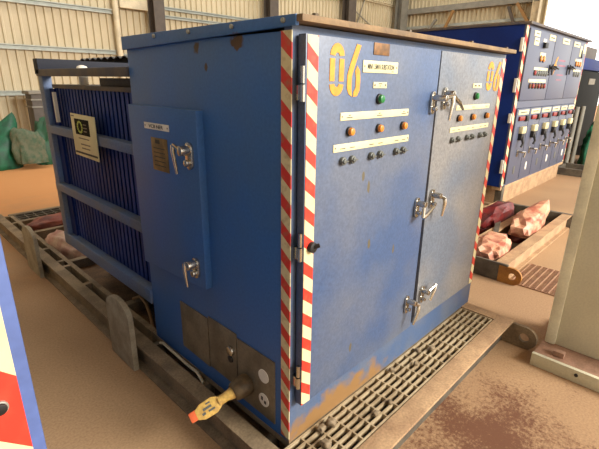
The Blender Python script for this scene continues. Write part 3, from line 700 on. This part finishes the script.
tow_lug(2.63, 0.10, 0.19, M['ochre'], s2); tow_lug(4.72, 0.12, 0.24, M['ochre'], s2)
MB().bar((3.40, 0.43, 0.006), (3.95, 0.60, 0.006), 0.05, 0.012).build('brace', M['skid_dark'], s2)
def sack2(label, c, size, rz, seed, tip=None, film='pink_bag'):
    t = thing('sack', label, 'sack', (c[0], c[1], -0.13))
    lump('contents', M['dark_red_bag'], (c[0], c[1], -0.128), (size[0] * 0.9, size[1] * 0.9, size[2] * 0.55), rz, seed, 0.12, parent=t)
    lump('film', M[film], (c[0], c[1], -0.06), (size[0], size[1], size[2] * 0.8), rz, seed + 1, 0.24, 2.4, tip=tip, parent=t, sub=3, boxy=0.7, sharp=18)
sack2('pink plastic sack nearest the main cabinet on the right-hand skid', (2.98, 0.30, 0), (0.30, 0.14, 0.16), 0.1, 11)
sack2('pink plastic sack with a tall pointed tip on the right-hand skid', (3.92, 0.29, 0), (0.34, 0.14, 0.20), 0.05, 14, tip=((0.8, -0.3, 0.6), (0.14, -0.05, 0.16), 6))
sack2('dark red sack between the far rails just left of the post under the navy switchgear', (4.0, 0.66, 0), (0.42, 0.13, 0.2), 0.0, 17, film='dark_red_bag')

# ================================================================== SECOND SWITCHGEAR
SX0, SX1, SY, SZ0, SZM, SZ1 = 4.95, 8.02, 0.978, 0.13, 1.21, 2.15
sg = thing('switchgear_cabinet', 'long navy and lavender two-tier switchgear cabinet with rows of levers behind the main cabinet', 'cabinet', (6.5, 2.0, FLOOR_Z))
SF = F((0, SY, 0), (1, 0, 0), (0, 0, 1), (0, -1, 0))
MB().box((SX0, SY + 0.02, SZ0), (SX1, 3.4, SZ1), 0.006).build('body', M['navy'], sg)
MB(SF).grid([SX0, SX0 + 0.09, SX1 - 0.1, SX1], [SZ0, SZ0 + 0.03, 1.16, 1.25, SZ1 - 0.03, SZ1], lambda i, j: not (i == 1 and j in (1, 3)), -0.021, 0.0).build('front_frame', M['lav'], sg)
MB().box((SX0 - 0.01, SY - 0.05, SZ1), (SX1 + 0.04, 3.42, SZ1 + 0.03), 0.003).build('roof', M['frame_dark'], sg)
for y0, z0, z1 in ((SY + 0.02, 1.84, 2.0), (SY + 0.02, 1.36, 1.53), (SY + 0.02, 0.98, 1.1), (SY + 0.02, 0.32, 0.5)):
    MB().box((SX0 - 0.018, y0 - 0.015, z0), (SX0, y0 + 0.02, z1), 0.004).build('hinge', M['white'], sg)
st = tape_mat('striped_tape_far', (0.8, 0, 1), 0.21, 0.05, 0.3)
for x0, x1 in ((SX0 + 0.005, SX0 + 0.085), (SX1 - 0.09, SX1 - 0.01)):
    MB(SF).box((x0, SZ0 + 0.01, -0.001), (x1, SZ1 - 0.01, 0.003)).build('striped_tape', st, sg)
up = []
for x0, x1 in ((SX0 + 0.10, 6.115), (6.135, 7.03), (7.05, SX1 - 0.11)):
    up.append(MB(SF).box((x0, 1.255, -0.018), (x1, 2.115, 0.022), 0.006).build('door', M['lav'], sg))
def ssp(parent, u0, u1, v0, v1, m='label', name='label_plate'): return plate(parent, u0, u1, v0, v1, m, name, 0.022, SF, 0.004)
ssp(up[0], 5.20, 5.42, 2.035, 2.10); ssp(up[0], 5.24, 5.42, 1.935, 2.02); ssp(up[0], 5.83, 6.10, 2.03, 2.10); ssp(up[1], 6.47, 6.82, 2.03, 2.105); ssp(up[2], 7.10, 7.44, 2.03, 2.10)
ssp(up[2], 7.52, 7.62, 1.90, 2.06); ssp(up[2], 7.72, 7.86, 1.96, 2.10)
dashes(up[0], SF, [(5.33, 2.07, 0.12, 0.012), (5.33, 1.985, 0.12, 0.012), (5.965, 2.065, 0.18, 0.014)], 0.026)
dashes(up[1], SF, [(6.645, 2.068, 0.24, 0.014)], 0.026); dashes(up[2], SF, [(7.27, 2.065, 0.24, 0.014)], 0.026)
ssp(up[0], 5.59, 5.72, 1.99, 2.03, 'white'); MB(SF).box((5.60, 1.92, 0.021), (5.72, 1.985, 0.06), 0.006).build('selector_switch', M['black'], up[0])
ssp(up[0], 5.55, 5.78, 1.815, 1.86)
for u in (5.60, 5.72): lamp(up[0], u, 1.785, 'amber', 0.042, 0.022, SF)
ssp(up[0], 5.40, 5.98, 1.64, 1.675)
for k in range(6):
    u = 5.45 + k * 0.1
    if k == 0: lamp(up[0], u, 1.605, 'red_lens', 0.036, 0.022, SF)
    else: button(up[0], u, 1.605, 0.022, SF, 0.038)
ssp(up[0], 5.27, 5.99, 1.485, 1.525)
for k in range(6): lamp(up[0], 5.34 + k * 0.122, 1.44, 'red_lens' if k % 2 else 'copper_rust', 0.036, 0.022, SF)
MB(SF).prism([(6.34, 1.83), (6.40, 1.85), (6.33, 1.74), (6.39, 1.73), (6.26, 1.59), (6.31, 1.69), (6.24, 1.70)], 0.021, 0.026).build('lightning_sign', M['yellow'], up[1])
ms = mat('faded_red_print', (150, 96, 112), 0.6)
dashes(up[1], SF, [(6.62, 1.80, 0.34, 0.022), (6.66, 1.73, 0.36, 0.02), (6.62, 1.60, 0.34, 0.018), (6.62, 1.53, 0.30, 0.016)], 0.0225, ms)
def lever_big(parent, u, v, s=1.0):
    mb = MB(SF); mb.prism(capsule(u, v, 0.05 * s, 0.15 * s), 0.02, 0.035, 0.006); mb.cyl(u, v + 0.03 * s, 0.022 * s, 0.03, 0.07, 12)
    mb.tube([(u, v + 0.03 * s, 0.065), (u + 0.11 * s, v + 0.01 * s, 0.075)], [0.014, 0.010], 10); return mb.build('handle', M['dark_metal'], parent)
lever_big(up[0], 6.06, 1.655); lever_big(up[1], 6.20, 1.665); lever_big(up[1], 6.98, 1.68); lever_big(up[2], 7.12, 1.69)
ssp(up[2], 7.35, 7.74, 1.82, 1.86); ssp(up[2], 7.35, 7.78, 1.665, 1.70)
for u in (7.42, 7.55, 7.68): lamp(up[2], u, 1.785, 'amber', 0.042, 0.022, SF)
for u in (7.42, 7.56, 7.70): button(up[2], u, 1.63, 0.022, SF, 0.045)
MB(SF).tube([(7.62, 2.0, 0.02), (7.62, 1.88, 0.04)], 0.012, 8).build('keeper', M['dark_metal'], up[2])
lx = [SX0 + 0.10, 5.555, 6.04, 6.56, 7.03, 7.47, SX1 - 0.11]
for i in range(6):
    x0, x1 = lx[i] + 0.008, lx[i + 1] - 0.008; w = x1 - x0
    d = MB(SF).box((x0, SZ0 + 0.035, -0.018), (x1, 1.155, 0.022), 0.006).build('door', M['lav'], sg)
    ssp(d, x0 + 0.05, x1 - 0.04, 1.075, 1.135)
    dashes(d, SF, [((x0 + x1) / 2, 1.105, w * 0.5, 0.012)], 0.026)
    mb = MB(SF); mb.box((x0 + 0.08, 1.0, 0.02), (x0 + w * 0.58, 1.055, 0.045), 0.006); mb.build('red_switch', M['red_lens'], d)
    mb = MB(SF); mb.box((x0 + w * 0.66, 0.985, 0.02), (x0 + w * 0.86, 1.06, 0.055), 0.006); mb.build('black_switch', M['black'], d)
    mb = MB(SF); mb.box((x0 + w * 0.36, 0.74, 0.02), (x0 + w * 0.60, 0.83, 0.07), 0.01); mb.tube([(x0 + w * 0.48, 0.78, 0.06), (x0 + w * 0.38, 0.70, 0.10), (x0 + w * 0.32, 0.66, 0.09)], [0.018, 0.016, 0.014], 10); mb.build('breaker_handle', M['dark_metal'], d)
    mb = MB(SF); mb.box((x0 + w * 0.36, 0.83, 0.02), (x0 + w * 0.66, 0.92, 0.075), 0.01); mb.build('breaker_head', M['label'], d)
    mb = MB(SF); mb.prism(capsule(x0 + w * 0.5, 0.56, 0.05, 0.10), 0.02, 0.035, 0.004); mb.tube([(x0 + w * 0.5, 0.58, 0.03), (x0 + w * 0.5, 0.58, 0.09), (x0 + w * 0.72, 0.57, 0.1), (x0 + w * 0.7, 0.50, 0.09)], 0.013, 8); mb.build('handle', M['chrome'], d)
    MB(SF).prism(capsule(x0 + w * 0.48, 0.33, 0.07, 0.12), 0.02, 0.026, 0.003).build('vent_label', M['white' if i % 2 else 'grey_knob'], d)
MB().box((SX0 + 0.02, SY + 0.0, 0.08), (SX1, SY + 0.12, SZ0), 0.004).build('bottom_rail', M['tan'], sg)
MB().box((SX0 + 0.25, SY + 0.05, FLOOR_Z), (SX1 - 0.05, 3.2, SZ0), 0.004).build('plinth', M['tan'], sg)
for x in (SX0 + 0.06,):
    for y in (SY + 0.04, 3.3): MB().box((x, y - 0.05, FLOOR_Z), (x + 0.09, y + 0.04, SZ0), 0.004).build('leg', M['skid_dark'], sg)

# ================================================================== MACHINE BEYOND, TARPS
mc = thing('generator', 'dark grey machine with blue top strip beyond the lavender switchgear', 'machine', (9.9, 2.0, FLOOR_Z))
MB().box((9.05, 1.30, 0.12), (11.6, 2.8, 1.74), 0.03).build('housing', M['machine'], mc)
MB().box((9.15, 1.27, 1.76), (11.7, 2.85, 1.98), 0.02).build('top_panel', M['navy'], mc)
MB().box((9.3, 1.4, 1.70), (11.5, 2.7, 1.78)).build('gap_strip', M['dark_metal'], mc)
MB().box((9.95, 1.5, 1.98), (11.4, 2.6, 2.26), 0.02).build('exhaust_box', M['column_brown'], mc)
MB(F((0, 1.30, 0), (1, 0, 0), (0, 0, 1), (0, -1, 0))).box((10.2, 1.48, 0), (10.75, 1.6, 0.01)).build('label_plate', M['gland_plate'], mc)
for x in (9.25, 9.75): MB().tube([(x, 1.2, FLOOR_Z), (x, 1.2, 1.05)], 0.045, 12).build('post', M['column_grey'], mc)
for x in (9.1, 11.3): MB().box((x, 1.35, FLOOR_Z), (x + 0.25, 2.75, 0.13)).build('foot', M['dark_metal'], mc)
kb = thing('pallet_frame', 'low dark frame lying on the floor below the machine beyond the switchgear', 'frame', (9.2, 1.2, FLOOR_Z))
for p, q in (((8.25, 0.62, -0.10), (9.6, 0.62, -0.10)), ((8.25, 1.15, -0.10), (9.0, 1.15, -0.10)), ((8.3, 0.58, -0.10), (8.3, 1.2, -0.10)), ((8.95, 0.6, -0.10), (8.95, 1.2, -0.10))):
    MB().bar(p, q, 0.08, 0.128).build('bar', M['skid_dark'], kb)
b = lump('green_tarpaulin', M['green_tarp'], (10.15, 1.0, FLOOR_Z), (0.42, 0.15, 0.55), 0.1, 31, tip=((0.1, 0, 1), (0, 0, 0.22), 4)); tag(b, 'green tarpaulin bundle in front of the dark machine at far right', 'tarpaulin')

# green tarps far left and a bin behind them
b = lump('green_tarpaulin', M['green_tarp'], (0.80, 8.45, FLOOR_Z), (0.33, 0.2, 0.38), 0.0, 41, 0.3, 1.8, tip=((0.45, 0, 0.9), (0.16, 0, 0.55), 4)); tag(b, 'green tarpaulin rising to a peak at the left edge by the far wall', 'tarpaulin')
b = lump('shade_net', M['net'], (1.23, 8.16, FLOOR_Z + 0.1), (0.25, 0.14, 0.44), 0.0, 44, 0.3, 1.8, tip=((-0.6, 0, 0.8), (-0.08, 0, 0.14), 4)); tag(b, 'grey-green netting bunched between the two green tarpaulins', 'netting')
b = lump('green_tarpaulin', mat('dark_green_tarpaulin', (26, 84, 56), 0.6, rgb2=(44, 76, 52), scale=6, bump=0.3, bscale=14), (1.63, 8.5, FLOOR_Z), (0.24, 0.2, 0.70), 0.0, 47, 0.25, 2.0); tag(b, 'dark green tarpaulin bundle next to the corner of the navy transformer', 'tarpaulin')
bn = thing('storage_bin', 'grey-brown ribbed bin standing behind the dark green tarpaulin by the cream wall', 'bin', (1.80, 9.1, FLOOR_Z))
MB().box((1.60, 8.95, FLOOR_Z), (1.98, 9.35, 1.14), 0.02).build('shell', M['column_brown'], bn)
MB().box((1.56, 8.91, 1.14), (2.02, 9.39, 1.20), 0.01).build('lid', M['column_grey'], bn)
for z in (1.02, 0.88): MB().box((1.585, 8.935, z), (1.995, 9.365, z + 0.03), 0.004).build('rib', M['column_grey'], bn)

# ================================================================== GREY CABINET RIGHT
gc = thing('control_cabinet', 'plain grey-green steel cabinet at the right edge on a dusty base frame', 'cabinet', (2.0, -0.85, FLOOR_Z))
MB().box((1.80, -1.15, -0.10), (2.15, -0.505, 1.66), 0.012).build('body', M['grey_green'], gc)
MB().box((1.787, -0.56, -0.10), (1.83, -0.50, 1.66), 0.010).build('corner_trim', M['grey_edge'], gc)
MB().box((1.60, -1.2, FLOOR_Z), (2.25, -0.49, -0.10), 0.003).build('base_frame', M['pink_dust'], gc)
MB().box((1.575, -1.2, FLOOR_Z), (1.60, -0.49, -0.085), 0.002).build('base_angle', M['grey_green'], gc)
MB().box((1.66, -0.64, -0.10), (1.70, -0.58, -0.065), 0.004).build('bolt', M['pink_dust'], gc)
MB(F((1.575, 0, 0), (0, -1, 0), (0, 0, 1), (-1, 0, 0))).cyl(0.73, -0.115, 0.010, -0.002, 0.006, 12).build('bolt', M['black'], gc)

# ================================================================== NEIGHBOURING CABINET, LEFT FOREGROUND
FD = F((0, -0.667, 0), (1, 0, 0), (0, 0, 1), (0, -1, 0))
XE = -0.9445
fd = thing('switchgear_cabinet', 'blue cabinet corner with red and white striped tape, close up at the left edge', 'cabinet', (XE, -0.667, FLOOR_Z))
MB().box((-2.3, -0.63, FLOOR_Z), (XE - 0.004, 2.4, 1.62), 0.004).build('body', M['front_frame'], fd)  # hidden body stretched back to darken the aisle
dn = MB(FD).prism([(-1.8, FLOOR_Z + 0.2), (XE, FLOOR_Z + 0.2), (XE, 1.58), (-1.8, 1.58)], -0.036, 0.0, 0.003).build('door', M['edge_blue'], fd)
MB(FD).box((-1.01, FLOOR_Z + 0.205, -0.001), (XE - 0.0098, 1.575, 0.0012)).build('striped_tape', tape_mat('striped_tape_near', (1, 0, 1), 0.147, 0.211 - XE - FLOOR_Z, 0.2), dn)
MB(FD).cyl(-0.969, 1.213, 0.0062, 0.0, 0.003, 16).build('washer', M['galv'], dn)
MB(FD).cyl(-0.969, 1.213, 0.0048, 0.0025, 0.005, 16).build('bolt', M['black'], dn)
MB().box((-2.25, -0.6, FLOOR_Z), (XE - 0.05, 2.35, FLOOR_Z + 0.02)).build('foot_frame', M['skid_dark'], fd)

# ------------------------------------------------------------------ lift so that the floor is z = 0
for o in list(scene.objects):
    if o.parent is None: o.location.z += LIFT
